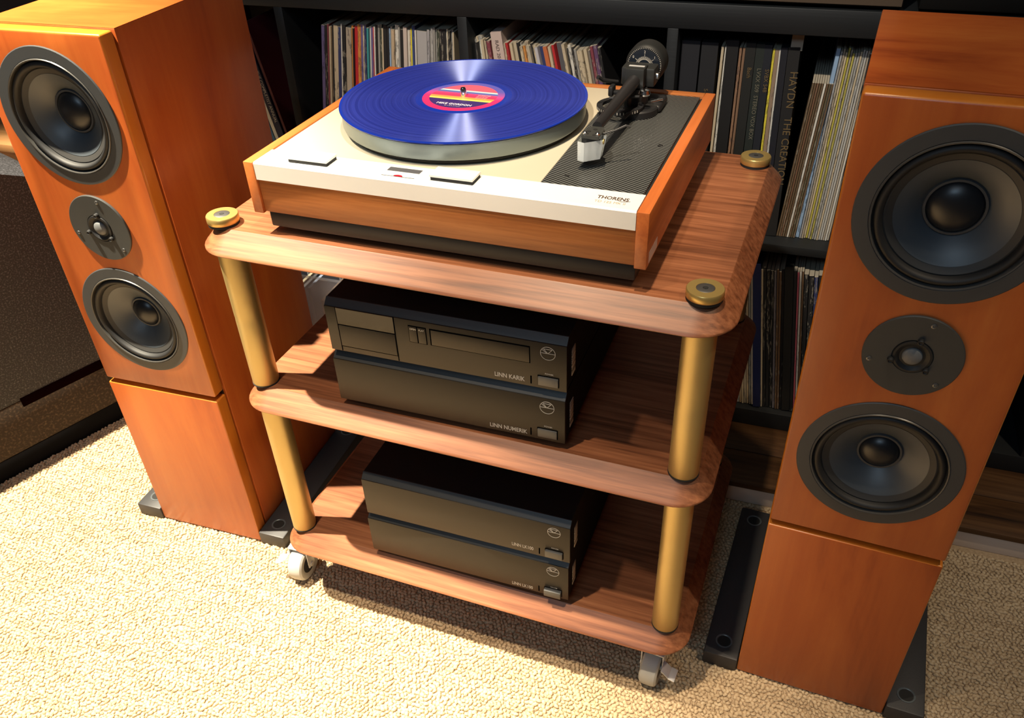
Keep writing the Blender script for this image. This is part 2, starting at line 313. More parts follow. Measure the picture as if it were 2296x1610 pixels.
# print is dark on pale sleeves and pale on dark ones
bw = N(m_sleeve, 'ShaderNodeRGBToBW'); L(m_sleeve, oi.outputs['Color'], bw.inputs[0])
gb = N(m_sleeve, 'ShaderNodeMath', operation='LESS_THAN'); gb.inputs[1].default_value = .12; L(m_sleeve, bw.outputs[0], gb.inputs[0])
mc = N(m_sleeve, 'ShaderNodeMix', data_type='RGBA'); mc.inputs[6].default_value = (.03, .03, .04, 1); mc.inputs[7].default_value = (.34, .31, .25, 1); L(m_sleeve, gb.outputs[0], mc.inputs[0])
mf = N(m_sleeve, 'ShaderNodeMix', data_type='RGBA'); L(m_sleeve, m3.outputs[0], mf.inputs[0]); L(m_sleeve, oi.outputs['Color'], mf.inputs[6]); L(m_sleeve, mc.outputs[2], mf.inputs[7])
L(m_sleeve, mf.outputs[2], bs.inputs['Base Color'])
m_sleeve_plain = mat('box_cloth', (.5, .5, .5), .6); oi = N(m_sleeve_plain, 'ShaderNodeObjectInfo'); L(m_sleeve_plain, oi.outputs['Color'], m_sleeve_plain.node_tree.nodes['Principled BSDF'].inputs['Base Color'])
m_worn = mat('sleeve_worn_edge', (.50, .44, .34), .8)
m_dim2 = mat('grey_brown_print', (.22, .17, .16), .6)
m_gold = mat('gold_print', (.16, .11, .05), .5)
m_dim = mat('faded_print', (.17, .16, .12), .5)
m_pale = mat('pale_print', (.55, .52, .46), .5)

# ------------------------------------------------------------------ the setting
HY = 0.0294                      # yaw of the shelf wall
ch, sh = math.cos(HY), math.sin(HY)
def hw(x, y, z): return Vector((x*ch-y*sh, x*sh+y*ch, z))      # shelf-wall frame to world
b = B(); q = [b.verts.new(v) for v in ((-2.6, -1.8, 0), (2.2, -1.8, 0), (2.2, .40, 0), (-2.6, .25, 0))]; b.faces.new(q)
tag(obj('floor', b, m_carpetbase), 'loop pile carpet floor, oatmeal and brown', kind='structure')
WY, HYD = 0.2188, 0.3816
st = tag(obj('trim_1', box(-2.4, 2.0, WY, WY+.018, 0, .0509, .002), m_paint, loc=(0, 0, 0), rot=(0, 0, HY)), 'pale painted riser of the low step', kind='structure')
fp = bpy.data.objects.new('floor_step', None); C.objects.link(fp); fp.rotation_euler = (0, 0, HY); tag(fp, 'dark grained wooden step in front of the record shelves', kind='structure')
for k, (y0, y1, xs) in enumerate(((WY-.006, WY+.082, (-2.4, -.9, .52, 2.0)), (WY+.0835, WY+.175, (-2.4, -.3, 1.05, 2.0)), (WY+.1765, WY+.62, (-2.4, 2.0)))):
    for a, c in zip(xs[:-1], xs[1:]):
        obj('plank', box(a+.0006, c-.0006, y0, y1, .0205 if k else .0395, .0512, .001), m_oakfloor, fp)
tag(obj('wall_back', box(-2.6, 2.4, .84, .90, 0, 2.5), m_wall, rot=(0, 0, HY)), kind='structure')
tag(obj('wall_left', box(-2.45, -2.4, -1.8, .9, 0, 2.5), m_wall), kind='structure')

# ------------------------------------------------------------------ record shelving
sh_root = thing('record_shelf', 'large black cube shelving unit full of vinyl records behind the turntable rack', 'shelf', hw(0, HYD, .0515), HY)
Z0 = .0515; ZB1, ZM0, ZM1, ZT0, ZT1 = .0878-Z0, .4241-Z0, .4386-Z0, .7698-Z0, .8056-Z0
DX = [-.505+.34*k for k in range(-1, 5)]                # left faces of the dividers
XL, XR = DX[0]-.03, DX[-1]+.045
obj('top_board', box(XL, XR, 0, .39, ZT0, ZT1, .0012), m_shelf, sh_root)
obj('bottom_board', box(XL, XR, 0, .39, 0, ZB1, .0012), m_shelf, sh_root)
obj('back_board', box(XL, XR, .385, .39, ZB1, ZT0), m_shelfin, sh_root)
for k, x in enumerate(DX):
    obj('divider', box(x, x+.0165, .0005, .385, ZB1, ZT0, .0008), m_shelf, sh_root)
for x in DX[:-1]:
    obj('shelf_board', box(x+.0165, x+.34, .001, .385, ZM0, ZM1, .0008), m_shelf, sh_root)

# ------------------------------------------------------------------ records
def color_name(c):
    r, g, b = c; mx, mn = max(c), min(c)
    if mx < .035: return 'black'
    if mx-mn < .25*mx:
        return 'white' if mx > .55 else 'light grey' if mx > .3 else 'grey' if mx > .12 else 'charcoal'
    if r >= g and r >= b:
        if b > .8*r: return 'mauve'
        if g > .80*r: return 'yellow' if b < .45*r else 'cream'
        if g > .55*r: return 'cream' if mx > .45 and b > .35*r else 'ochre' if mx > .3 else 'brown'
        if g > .32*r: return 'orange' if mx > .35 else 'brown'
        return 'red' if mx > .25 else 'maroon'
    if b >= g: return 'navy blue' if mx < .2 else 'blue'
    return 'green' if mx > .15 else 'dark green'
ORD = ['zeroth', 'first', 'second', 'third', 'fourth', 'fifth', 'sixth', 'seventh', 'eighth', 'ninth', 'tenth', 'eleventh', 'twelfth', 'thirteenth', 'fourteenth', 'fifteenth', 'sixteenth', 'seventeenth', 'eighteenth', 'nineteenth']
TEN = {2: 'twenty', 3: 'thirty', 4: 'forty', 5: 'fifty', 6: 'sixty'}
def ordinal(n):
    if n < 20: return ORD[n]
    t, u = divmod(n, 10)
    return (TEN[t]+'-'+ORD[u]) if u else TEN[t][:-1]+'ieth'
_sl = {}
def sleeve_mesh(kind):
    """unit sleeve: x thickness 0..1 (scaled), real y and z; spine at y=0, base at z=0"""
    if kind in _sl: return _sl[kind]
    if kind == 'box': bm = box(0, 1, 0, .31, 0, .310); m = m_sleeve_plain
    else:
        bm = extrude_poly([(.06, .0), (.94, .0), (1, .004), (1, .31), (0, .31), (0, .004)], 'Z', 0, .308); m = m_sleeve
        # sunk cardboard mouth on top
    bmesh.ops.recalc_face_normals(bm, faces=bm.faces)
    me = bpy.data.meshes.new('sleeve_'+kind); bm.to_mesh(me); bm.free(); me.materials.append(m); me.materials.append(m_worn)
    for p in me.polygons:
        if p.normal.z > .9 and kind != 'box': p.material_index = 1
    _sl[kind] = me; return me
def sleeve(x, z, t, col, lean, place, n, group, dy=.031, h=1.0, kind='lp', name='record_sleeve', cat='record', label=None):
    """one record, standing in the shelf; x is its left foot in shelf-wall coordinates, lean>0 tips its top to the left"""
    me = sleeve_mesh(kind)
    o = bpy.data.objects.new(name, me); C.objects.link(o)
    o.location = hw(x, HYD+dy, z); o.rotation_euler = (0, -lean, HY); o.scale = (t, 1, h)
    o.color = (*col, 1)
    cn = color_name(col)
    tag(o, label or '%s spine record, %s from the left in the %s' % (cn, ordinal(n), place), cat, group)
    return o
CR = (.56, .47, .33); WH = (.66, .64, .58); GR = (.30, .29, .27); BK = (.018, .018, .020); NV = (.035, .045, .13); RD = (.50, .025, .03)
OR = (.62, .26, .06); BR = (.15, .085, .045); TL = (.05, .30, .33); PU = (.14, .11, .26); YE = (.68, .58, .05); DG = (.05, .06, .045); BL = (.05, .12, .38); LB = (.28, .42, .62); MR = (.22, .05, .07)
def tt(r): return r.uniform(-.0009, .0012)
# upper left bay, from the left end
rowA = [(PU, .007), (BK, .005), (CR, .003), (MR, .003), (CR, .004), (BK, .004), (CR, .010), (NV, .007), (WH, .003), (BK, .008), ((.42, .35, .27), .012), (OR, .004), (BK, .003), (RD, .007), (OR, .007),
        (PU, .006), (CR, .003), (NV, .004), (BK, .003), (TL, .004), (WH, .004), (PU, .005), (RD, .003), (WH, .003), (BK, .005), (GR, .004), (DG, .005), (CR, .003), (BK, .007), (BK, .006), (LB, .003), (GR, .004),
        ((.50, .38, .25), .006), (WH, .009), (GR, .004), (BK, .006), ((.56, .47, .42), .008), (WH, .004), (CR, .003), (YE, .003), (BL, .003), (NV, .005), (WH, .003), ((.40, .39, .40), .022), ((.36, .35, .37), .005), (GR, .004), ((.44, .43, .42), .004),
        (GR, .004), ((.50, .49, .46), .003), (DG, .006), (BK, .007), (BK, .006), (WH, .003), (CR, .003), (BK, .005), (GR, .004), (CR, .003)]
R_ = random.Random(3)
tot = sum(t for _, t in rowA); x = -.4865; k = (.2855)/tot
zA = .4396
for n, (c, t) in enumerate(rowA, 1):
    lean = -(.17-.12*(n-1)/(len(rowA)-1))
    sleeve(x, zA+.0003, t*k*.94, c, lean, 'upper left bay', n, 'records in the upper left bay', dy=.030+R_.uniform(0, .007), h=.975+R_.uniform(-.012, .012))
    x += t*k
# upper middle bay: leaning, tops to the left
rowB = [(BK, .005), (NV, .006), (WH, .005), (BK, .004), (GR, .005), (CR, .004), (BK, .004), (WH, .008), (CR, .006), (BK, .004), (CR, .004), (BK, .004), (MR, .008), (CR, .005), (BK, .005), ('BOX', .022), (CR, .004), (BK, .004), (RD, .005), (CR, .005), (CR, .006), ((.5, .42, .3), .008), (CR, .005), (BK, .005),
        (GR, .004), (CR, .006), (OR, .005), (CR, .008), ((.46, .41, .32), .006), (BK, .004), (CR, .007), ((.5, .5, .55), .006), (NV, .008), ((.55, .16, .06), .009), (CR, .006), (MR, .004), (RD, .005), ((.10, .10, .11), .011), (CR, .006), (BK, .004), (WH, .006), (BK, .006), (GR, .005), (CR, .011), (CR, .007), ((.20, .17, .15), .004), (MR, .006), ((.12, .06, .14), .008), (BK, .006)]
tot = sum(t for _, t in rowB); x = -.1475; k = .268/tot
for n, (c, t) in enumerate(rowB, 1):
    lean = .04+.165*min(1.0, n/30.0)
    if c == 'BOX':
        o = sleeve(x, zA, t*k*.95, (.58, .46, .42), lean, '', n, None, dy=.022, h=.985, kind='box', name='box_set', cat='box set', label='wide pinkish beige box set lettered RAD 201-1 among the records in the upper middle bay')
        tx = text('RAD 201-1', .0088, m_dim2, o, (.35, -.0009, .298), (PI/2, PI/2, 0)); tx.scale = (1, 1/(t*k), 1)
        tx.parent = o
    else:
        sleeve(x, zA, t*k*.93, c, lean, 'upper middle bay', n, 'records in the upper middle bay', dy=.022+R_.uniform(0, .014), h=.945+R_.uniform(-.015, .015))
    x += t*k/math.cos(lean)*1.0
# upper right bay (dark box sets, then brown inners, then white sleeves) : (top x left, top x right, foot shift, colour, kind, height, writing)
def lab_text(o, s, size, m, z, t, sx=1.0):
    tx = text(s, size, m, o, (.42, -.0008, z), (PI/2, PI/2, 0)); tx.scale = (1, 1/t, 1); return tx
rowC = [(.1935, .028, (.014, .015, .020), 'box', .988, 0, None), (.2240, .025, (.014, .015, .018), 'box', .985, 0, 'S-3728'), (.2535, .004, CR, 'lp', .975, .0, None), (.2590, .004, WH, 'lp', .975, .0, None),
        (.2640, .018, (.010, .010, .011), 'box', 1.0, .01, None), (.2835, .004, (.26, .15, .09), 'lp', .975, .01, None), (.2885, .004, (.22, .13, .08), 'lp', .975, .01, None), (.2935, .0145, (.014, .015, .014), 'box', .992, .012, 'Bach'), (.3095, .0125, (.016, .022, .020), 'box', .99, .015, 'LVXX 509  STEREO VOX BOX'),
        (.3235, .011, (.012, .015, .022), 'box', .988, .02, 'SVBX 548'), (.3365, .0035, YE, 'lp', .978, .024, None), (.3405, .006, (.28, .20, .14), 'lp', .975, .026, None), (.3475, .003, WH, 'lp', .975, .03, None), (.351, .010, (.010, .011, .018), 'box', .98, .034, None), (.362, .017, (.012, .012, .013), 'box', .985, .035, 'HAYDN   THE CREATION')]
for n, (x, t, c, kd, h, lean, s) in enumerate(rowC, 1):
    if kd == 'box':
        lb = {1: 'wide black cloth box set at the left end of the upper right bay', 2: 'black box set with small gold number, second box in the upper right bay', 5: 'tall black box set beside two cream spines in the upper right bay', 8: 'black box set just right of the two brown spines in the upper right bay',
              9: 'dark green box set with faded pale lettering in the upper right bay', 10: 'dark box set immediately left of the yellow spine in the upper right bay', 14: 'narrow black box set just right of the white spine beside the yellow one', 15: 'wide black box set with large gold lettering, left of the short brown spines'}[n]
        o = sleeve(x, zA, t, c, lean, '', n, None, dy=.030, h=h, kind='box', name='box_set', cat='box set', label=lb)
        if s: lab_text(o, s, .0085 if n != 15 else .016, m_dim if n == 9 else m_gold, .275 if n != 2 else .24, t)
    else: sleeve(x, zA, t, c, lean, 'upper right bay', n, 'records in the upper right bay', dy=.032, h=h)
x = .3795; n = len(rowC); R_ = random.Random(11)
for k in range(9):
    n += 1; c = WH if k == 5 else (.13*R_.uniform(.7, 1.3), .085, .048); t = .0028 if k != 5 else .003
    sleeve(x, zA, t, c, -.055, 'upper right bay', n, 'records in the upper right bay', dy=.033, h=.83); x += t+.0006
for k, c in enumerate([LB, (.34, .35, .37), (.40, .35, .27), CR, (.50, .44, .08), (.42, .38, .30), (.48, .43, .10), (.40, .39, .36), (.42, .42, .40), CR, (.46, .46, .44), (.50, .49, .46), (.40, .35, .28), WH, (.52, .47, .38)]):
    n += 1; t = .0028 if k else .006
    sleeve(x, zA, t, c, -.028, 'upper right bay', n, 'records in the upper right bay', dy=.034+R_.uniform(0, .004), h=.985+R_.uniform(-.01, .012)); x += t+.0006
for k in range(9):
    n += 1; t = .0045
    sleeve(x, zA, t, R_.choice([BK, DG, NV, BR]), 0, 'upper right bay', n, 'records in the upper right bay', dy=.035, h=.975); x += t+.0006
tg_ = obj('divider_card', box(0, .017, 0, .0008, 0, .030), mat('card_beige', (.42, .39, .31), .7), loc=hw(.354, HYD+.030, .7405), rot=(0, 0, HY)); tag(tg_, 'pale card tab standing up above the records under the shelf top', 'card')
# lower right bay, feet to the right
R_ = random.Random(5)
rowD = [(WH, .004), ((.48, .5, .52), .004), (CR, .0035), (CR, .0035), ((.45, .39, .30), .004), (CR, .0035), ((.40, .44, .44), .0035), (WH, .003), ('NAVY', .013), (CR, .003), (BK, .0045), (BK, .006), (BK, .005), ((.22, .2, .22), .004), (BR, .003), (BR, .0035), (BK, .004), ('BK', .014), (BK, .005), ((.55, .12, .16), .003), (WH, .003), (BR, .003), (BK, .007), (BK, .008), (NV, .006), (BK, .007), (DG, .006)]
x = .3560
zD = .0893
for n, (c, t) in enumerate([(BK, .006), (MR, .005), (GR, .005), (BK, .006), (CR, .003), (BK, .007), (NV, .006), (CR, .004), (BK, .006), (WH, .004)], 1):
    sleeve(.2105+.0128*(n-1), zD, .009, c, .12, 'lower right bay', n, 'records in the lower right bay', dy=.016, h=.95)
n = 10
for c, t in rowD:
    n += 1
    if c == 'NAVY': sleeve(x, zD, t, (.010, .018, .085), .135, '', n, None, dy=.010, h=.985, kind='box', name='box_set', cat='box set', label='wide navy blue box set in the lower right bay')
    elif c == 'BK':
        o = sleeve(x, zD, t, (.014, .014, .013), .135, '', n, None, dy=.014, h=.99, kind='box', name='box_set', cat='box set', label='wide black box set with small faded print in the lower right bay')
    else: sleeve(x, zD, t, c, .135, 'lower right bay', n, 'records in the lower right bay', dy=.014+R_.uniform(0, .003), h=.965+R_.uniform(-.012, .012))
    x += t+.0008
# far right lower bay, seen past the right loudspeaker
for n, (xx, t, c, nm) in enumerate(((.880+.0, .030, (.20, .21, .05), 'olive green'), (.915, .045, (.36, .38, .28), 'pale grey green')), 1):
    sleeve(xx, zD, t, c, -.06, '', n, None, dy=.085, h=.95, kind='box', name='box_set', cat='box set', label='%s box set in the lower bay right of the right loudspeaker' % nm)
# left bay: magazines leaning behind the left loudspeaker
for n, (xx, t, c, ln_, lb) in enumerate(((-.548, .006, (.05, .14, .26), .20, 'blue magazine leaning at the left beside the left loudspeaker'), (-.540, .007, WH, .20, 'white magazine leaning between two blue ones behind the left loudspeaker'), (-.531, .012, (.012, .016, .05), .20, 'dark navy annual with pale spine lettering leaning behind the left loudspeaker'), (-.5135, .005, (.09, .012, .02), .20, 'dark maroon sleeve leaning against the shelf divider behind the left loudspeaker')), 1):
    o = sleeve(xx, zA, t, c, ln_, '', n, None, dy=.004, h=.92 if n < 4 else .99, kind='box', name='magazine', cat='magazine', label=lb)
    if n == 3:
        tx = text('THE COMPLETIST ANNUAL', .0085, m_pale, o, (.35, -.0008, .24), (PI/2, PI/2, 0)); tx.scale = (1, 1/t, 1)

# things on the shelf unit
t_ = thing('amplifier', 'long brown-black equipment case lying on top of the shelving', 'case', hw(.0, HYD+.004, .8066), HY)
obj('case', box(-.60, .493, 0, .30, .003, .16, .003), m_case, t_); obj('front_panel', box(-.598, .491, -.003, .0, .006, .155, .001), mat('bronze_front', (.10, .075, .055), .4), t_)
t_ = thing('equipment_case', 'black equipment case with bright metal lip on the shelving above the right loudspeaker', 'case', hw(.50, HYD+.004, .8066), HY)
obj('case', box(.012, .48, 0, .30, .003, .040, .003), m_case, t_); obj('metal_lip', box(.05, .48, -.002, .04, .0405, .048, .001), mat('lip_metal', (.6, .5, .4), .3, .8), t_)
BX, BY, BH = -.600, HYD-.130, .270
t_ = thing('plastic_bin', 'clear plastic bin of paper sleeves on the wooden step behind the rack', 'bin', hw(BX, BY, .0525), HY)
b = box(0, .215, 0, .0022, 0, BH); box(0, .0022, .0022, .118, 0, BH, bm=b); box(.2128, .215, .0022, .118, 0, BH, bm=b); box(.0022, .2128, .0022, .118, 0, .003, bm=b); box(0, .215, .118, .1202, 0, BH, bm=b)
obj('tub', b, m_clear, t_, sm=False); obj('rim', box(-.003, .218, -.004, .0, BH-.003, BH+.001, .001), m_clear, t_)
for k in range(8):
    o = obj('paper_sleeve', box(.008+.025*k, .014+.025*k, .006, .112, .004, .215+.012*(k % 3)), None, loc=hw(BX, BY, .0525), rot=(0, 0, HY)); o.data.materials.append(m_sleeve_plain)
    nm_, cc_ = [('grey', (.16, .17, .20)), ('white', (.40, .40, .40)), ('slate blue', (.10, .12, .22)), ('cream', (.38, .33, .24)), ('charcoal', (.05, .05, .06)), ('pale blue', (.20, .24, .34)), ('brown', (.14, .09, .06)), ('light grey', (.32, .32, .34))][k]
    o.color = (*cc_, 1); tag(o, '%s paper sleeve, %s from the left inside the clear plastic bin' % (nm_, ordinal(k+1)), 'sleeve', 'sleeves in the plastic bin')
R_ = random.Random(21); x = -.4865
for n in range(1, 25):
    t = R_.choice([.003, .004, .005, .006])
    sleeve(x, zD, t, R_.choice([CR, MR, BK, WH, GR, RD, OR, NV, BR, CR]), 0, 'lower left bay', n, 'records in the lower left bay', dy=.016+R_.uniform(0, .004), h=.97+R_.uniform(-.012, .012)); x += t+.0006

# ------------------------------------------------------------------ loudspeakers
W, D, H, G0, SZ0, BT = .1026, .2907, .8630, .3284, .0050, .023
def ring_at(r, dep): return (r, dep)
def woofer(root, z, r, big=False):
    fl = obj('woofer', lathe([(r, .001), (r, -.0009), (r-.0010, -.0017), (.835*r, -.0018), (.822*r, -.0008), (.815*r, .0006), (.81*r, .004)], 72, 'Y'), m_spk, root, (0, 0, z))
    # trim lip, surround, cone, cap; depths grow into the cabinet
    obj('trim_ring', lathe([(.828*r, -.0018), (.820*r, -.0030), (.806*r, -.0026), (.800*r, .003)], 72, 'Y'), mat('lip_%d' % int(r*1e4), (.11, .105, .10), .3, .3) if 'lip_m' not in globals() else lip_m, fl)
    pr = [(.805*r, .004), (.795*r, .0045)]
    for k in range(9):
        a = PI*k/8; pr.append((.742*r+.048*r*math.cos(a), .0045-.0065*math.sin(a)))
    pr += [(.690*r, .006)]
    obj('surround', lathe(pr, 72, 'Y'), m_surround, fl)
    obj('cone_rim', lathe([(.692*r, .0055), (.675*r, .0050), (.595*r, .0085)], 72, 'Y'), m_conedark, fl)
    rc = .30 if big else .262
    obj('cone', lathe([(.597*r, .0080), (.50*r, .0125), (.40*r, .0185), (rc*r+.0015, .0275)], 72, 'Y'), m_cone, fl)
    obj('cap_ring', lathe([(rc*r+.002, .0272), (rc*r+.001, .0245), (rc*r-.0012, .0245), (rc*r-.002, .0285)], 48, 'Y'), m_spk, fl)
    cap = [((rc*r-.0012)*math.cos(PI/2*k/7), .0285-.0125*math.sin(PI/2*k/7)) for k in range(8)]; cap[-1] = (0, cap[-1][1])
    obj('dust_cap', lathe(cap, 48, 'Y'), m_cap, fl)
    return fl
def drill(o, holes):
    for z, r in holes:
        t = obj('t', lathe([(0, -.02), (r, -.02), (r, .05), (0, .05)], 72, 'Y'), None, None, (0, 0, z), sm=False)
        md = o.modifiers.new('b', 'BOOLEAN'); md.object = t; md.solver = 'EXACT'; md.operation = 'DIFFERENCE'
        t.parent = o.parent
        bpy.context.view_layer.update()
        me = bpy.data.meshes.new_from_object(o.evaluated_get(bpy.context.evaluated_depsgraph_get()))
        o.modifiers.clear(); o.data = me; bpy.data.objects.remove(t)
    me.name = o.name; smooth(me)
    return o
def speaker(x, y, yaw, label):
    t = thing('floorstanding_speaker', label, 'speaker', (x, y, 0), yaw)
    drill(obj('cabinet', box(-W, W, BT+.0034, D, SZ0, H, .0012), m_cherry, t), ((.7576, .070), (.4529, .070)))
    # front slabs with holes are simply backed; the drivers sit in shallow wells
    drill(obj('upper_baffle', box(-W, W, 0, BT, G0, H, .0032, 3), m_cherry, t), ((.7576, .0730), (.4529, .0730)))
    obj('lower_panel', box(-W, W, 0, BT, SZ0, G0-.0085, .0022, 3), m_cherry, t)
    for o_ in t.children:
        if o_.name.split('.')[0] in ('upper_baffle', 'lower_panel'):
            o_.data.materials.append(m_cherry_edge_lit)
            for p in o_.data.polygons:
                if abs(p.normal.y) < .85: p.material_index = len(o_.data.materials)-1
    drill(obj('joint', box(-W+.005, W-.005, BT-.001, BT+.004, SZ0+.004, H-.004), m_black, t), ((.7576, .072), (.4529, .072)))
    obj('cabinet_top', box(-W+.0006, W-.0006, BT+.0040, D-.0006, H-.0004, H+.0006), m_cherry_top, t)
    woofer(t, .7576, .0886, True); woofer(t, .4529, .0886)
    tw = obj('tweeter', lathe([(0, .0), (.0483, .0), (.0483, -.002), (.0475, -.0028), (.020, -.0022), (.0192, -.0005), (.0, -.0005)][1:], 64, 'Y'), m_tw, t, (0, 0, .6052))
    obj('phase_ring', lathe([(.0190, -.001), (.0187, -.0034), (.0165, -.0036), (.0125, -.0010), (.0098, -.0012)], 40, 'Y'), m_surround, tw)
    dm = [(.0100*math.cos(PI/2*k/6), -.0012-.0048*math.sin(PI/2*k/6)) for k in range(7)]; dm[-1] = (0, dm[-1][1])
    obj('dome', lathe(dm, 32, 'Y'), m_dome, tw)
    for a in (80, 200, 320):
        a = math.radians(a); obj('screw', lathe([(.0034, 0), (.0032, -.0042), (.0022, -.0052), (.0014, -.0044), (0, -.0044)], 16, 'Y'), m_surround, tw, (.0205*math.cos(a), -.002, .0205*math.sin(a)))
    for a in (75, 195, 315):
        a = math.radians(a); obj('screw', lathe([(.0028, 0), (.0026, -.0014), (.0014, -.0018), (.0008, -.001), (0, -.001)], 14, 'Y'), m_steel_dark, tw, (.041*math.cos(a), -.0022, .041*math.sin(a)))
    for s in (-1, 1):
        a, c = sorted((s*.1540, s*(W+.001)))
        fb = obj('base_bar', box(a, c, -.002, .3196, .0005, .0287, .0025, 2), m_base, t)
        for yy in (.026, .292):
            so = obj('spike_socket', lathe([(.0125, 0), (.0125, .0009), (.0108, .0011), (.0098, .0004), (.0098, .0)], 32), m_ring, fb, ((a+c)/2, yy, .0287))
            # dark well
            so2 = obj('socket_bore', lathe([(.0098, .0003), (0, .0003)], 32), m_blackrub, fb, ((a+c)/2, yy, .0287))
    obj('under_plate', box(-W+.002, W-.002, .01, D, 0.0005, SZ0+.001), m_base, t)
    return t
lip_m = mat('basket_lip', (.07, .068, .065), .35, .1)
speaker(-.494, -.1493, .0445, 'left cherry floorstanding loudspeaker with two woofers and a round tweeter')
speaker(.5461, -.1345, -.0266, 'right cherry floorstanding loudspeaker with two woofers, nearest the right edge')

# ------------------------------------------------------------------ cabinet at the far left
A_ = Vector((-.9689, -.1862, 0)); az = math.atan2(.242, .088)
cb_ = thing('side_cabinet', 'charcoal speckled side cabinet with brown tweed band and black plinth, left of the left loudspeaker', 'cabinet', A_, az)
# local x runs along the face, local y into the cabinet (left)
obj('plinth', box(-1.2, .34, .002, .25, 0, .0455, .002), mat('plinth_black', (.004, .004, .005), .9, Specular_IOR_Level=.1), cb_)
obj('tweed_band', box(-1.2, .34, .0, .25, .046, .150, .003), m_tweed, cb_)
pts = [(-1.2, .151), (.34, .151), (.34, .49), (.30, .53), (.26, .548), (.20, .575), (.10, .60), (-1.2, .61)]
obj('side_panel', extrude_poly(pts, 'Y', .0, .25), m_speck, cb_)
obj('slot', box(.10, .34, -.0015, .004, .1355, .1550, .0005), mat('slot_brown', (.004, .001, .001), .9, Specular_IOR_Level=.0), cb_)
tb = thing('side_table', 'light oak side table just visible at the left edge behind the left loudspeaker', 'table', (-1.30, .27, 0), .03)
obj('table_top', box(-.35, .36, -.02, .3, .484, .502, .003), m_tan, tb)
obj('apron', box(-.33, .34, -.012, .006, .440, .484, .001), m_tan, tb)
for sx_ in (-.30, .31):
    for sy_ in (.01, .27): obj('leg', box(sx_-.02, sx_+.02, sy_-.012, sy_+.02, .0, .484, .003), m_tan, tb)

# ------------------------------------------------------------------ equipment rack
rk = thing('equipment_rack', 'three-tier walnut equipment rack on casters with gold poles, holding the turntable', 'rack', (0, 0, 0))
RX0, RX1, RY0, RY1, SX, SY, TH = -.2604, .3556, -.1956, .2008, .0178, .027, .0235
Z1, Z2, Z3 = .6628, .4234, .1345
PX, PY = (-.249, .3364), (-.1824, .1729)
def rr_outline(x0, x1, y0, y1, r, n=10):
    pts = []
    for cx, cy, a0 in ((x1-r, y1-r, 0), (x0+r, y1-r, PI/2), (x0+r, y0+r, PI), (x1-r, y0+r, 1.5*PI)):
        for k in range(n+1):
            a = a0+PI/2*k/n; pts.append((cx+r*math.cos(a), cy+r*math.sin(a)))
    return pts
def shelf_board(z, m):
    b = B(); rings = []
    prof = [(-.0008, 0.0, .024), (0.0, -.0006, .025), (.05, -.0018, .026), (.90, -TH+.0040, .044), (.975, -TH+.0022, .046), (1.0, -TH+.0009, .047), (.99, -TH+.0001, .0465), (.95, -TH, .0455)]
    for f, dz, r in prof:
        if f < 0: ox = oy = f
        else: ox, oy = SX*f, SY*f
        rings.append([b.verts.new((px_, py_, z+dz)) for px_, py_ in rr_outline(RX0-ox, RX1+ox, RY0-oy, RY1+oy, r)])
    for A, Dd in zip(rings[:-1], rings[1:]):
        n = len(A)
        for i in range(n): b.faces.new((A[i], A[(i+1) % n], Dd[(i+1) % n], Dd[i]))
    b.faces.new(rings[0]); b.faces.new(rings[-1][::-1])
    o = obj('shelf', b, m, rk); smooth(o.data, .42); return o
shelf_board(Z1, m_walnut); shelf_board(Z2, m_walnut_low); shelf_board(Z3, m_walnut_low)
PR = .0182
for px_ in PX:
    for py_ in PY:
        for zb, ztp in ((Z2, Z1-TH), (Z3, Z2-TH)):
            hm = (zb+ztp)/2
            po = obj('pole', lathe([(0, zb+.0015), (PR*.97, zb+.0015), (PR, zb+.003), (PR, hm-.004), (PR*.985, hm), (PR, hm+.004), (PR, ztp), (0, ztp)], 40), m_brass2, rk, (px_, py_, 0))
            obj('rubber_ring', lathe([(PR*.9, 0), (PR+.0004, 0), (PR+.0004, .0016), (PR*.9, .0016)], 40), m_blackrub, po, (0, 0, zb))
        cp = obj('cap', lathe([(.006, .0036), (.0192, .0036), (.0196, .0044), (.0196, .0112), (.0188, .0124), (.0097, .0126), (.0094, .0118), (.006, .0118)], 48, closed=False), m_brass, rk, (px_, py_, Z1))
        obj('washer', lathe([(0, 0), (.0188, 0), (.0188, .0038), (0, .0038)], 40), m_blackrub, cp)
        sc_ = lathe([(.0094, .0115), (.0094, .0124), (.0085, .0128), (.0028, .0128), (.0026, .0100), (0, .0100)], 6 if False else 32)
        obj('hex_screw', sc_, m_steel_dark, cp)
        obj('hex_socket', lathe([(.0027, .0129), (0, .0129)], 6), m_blackrub, cp)
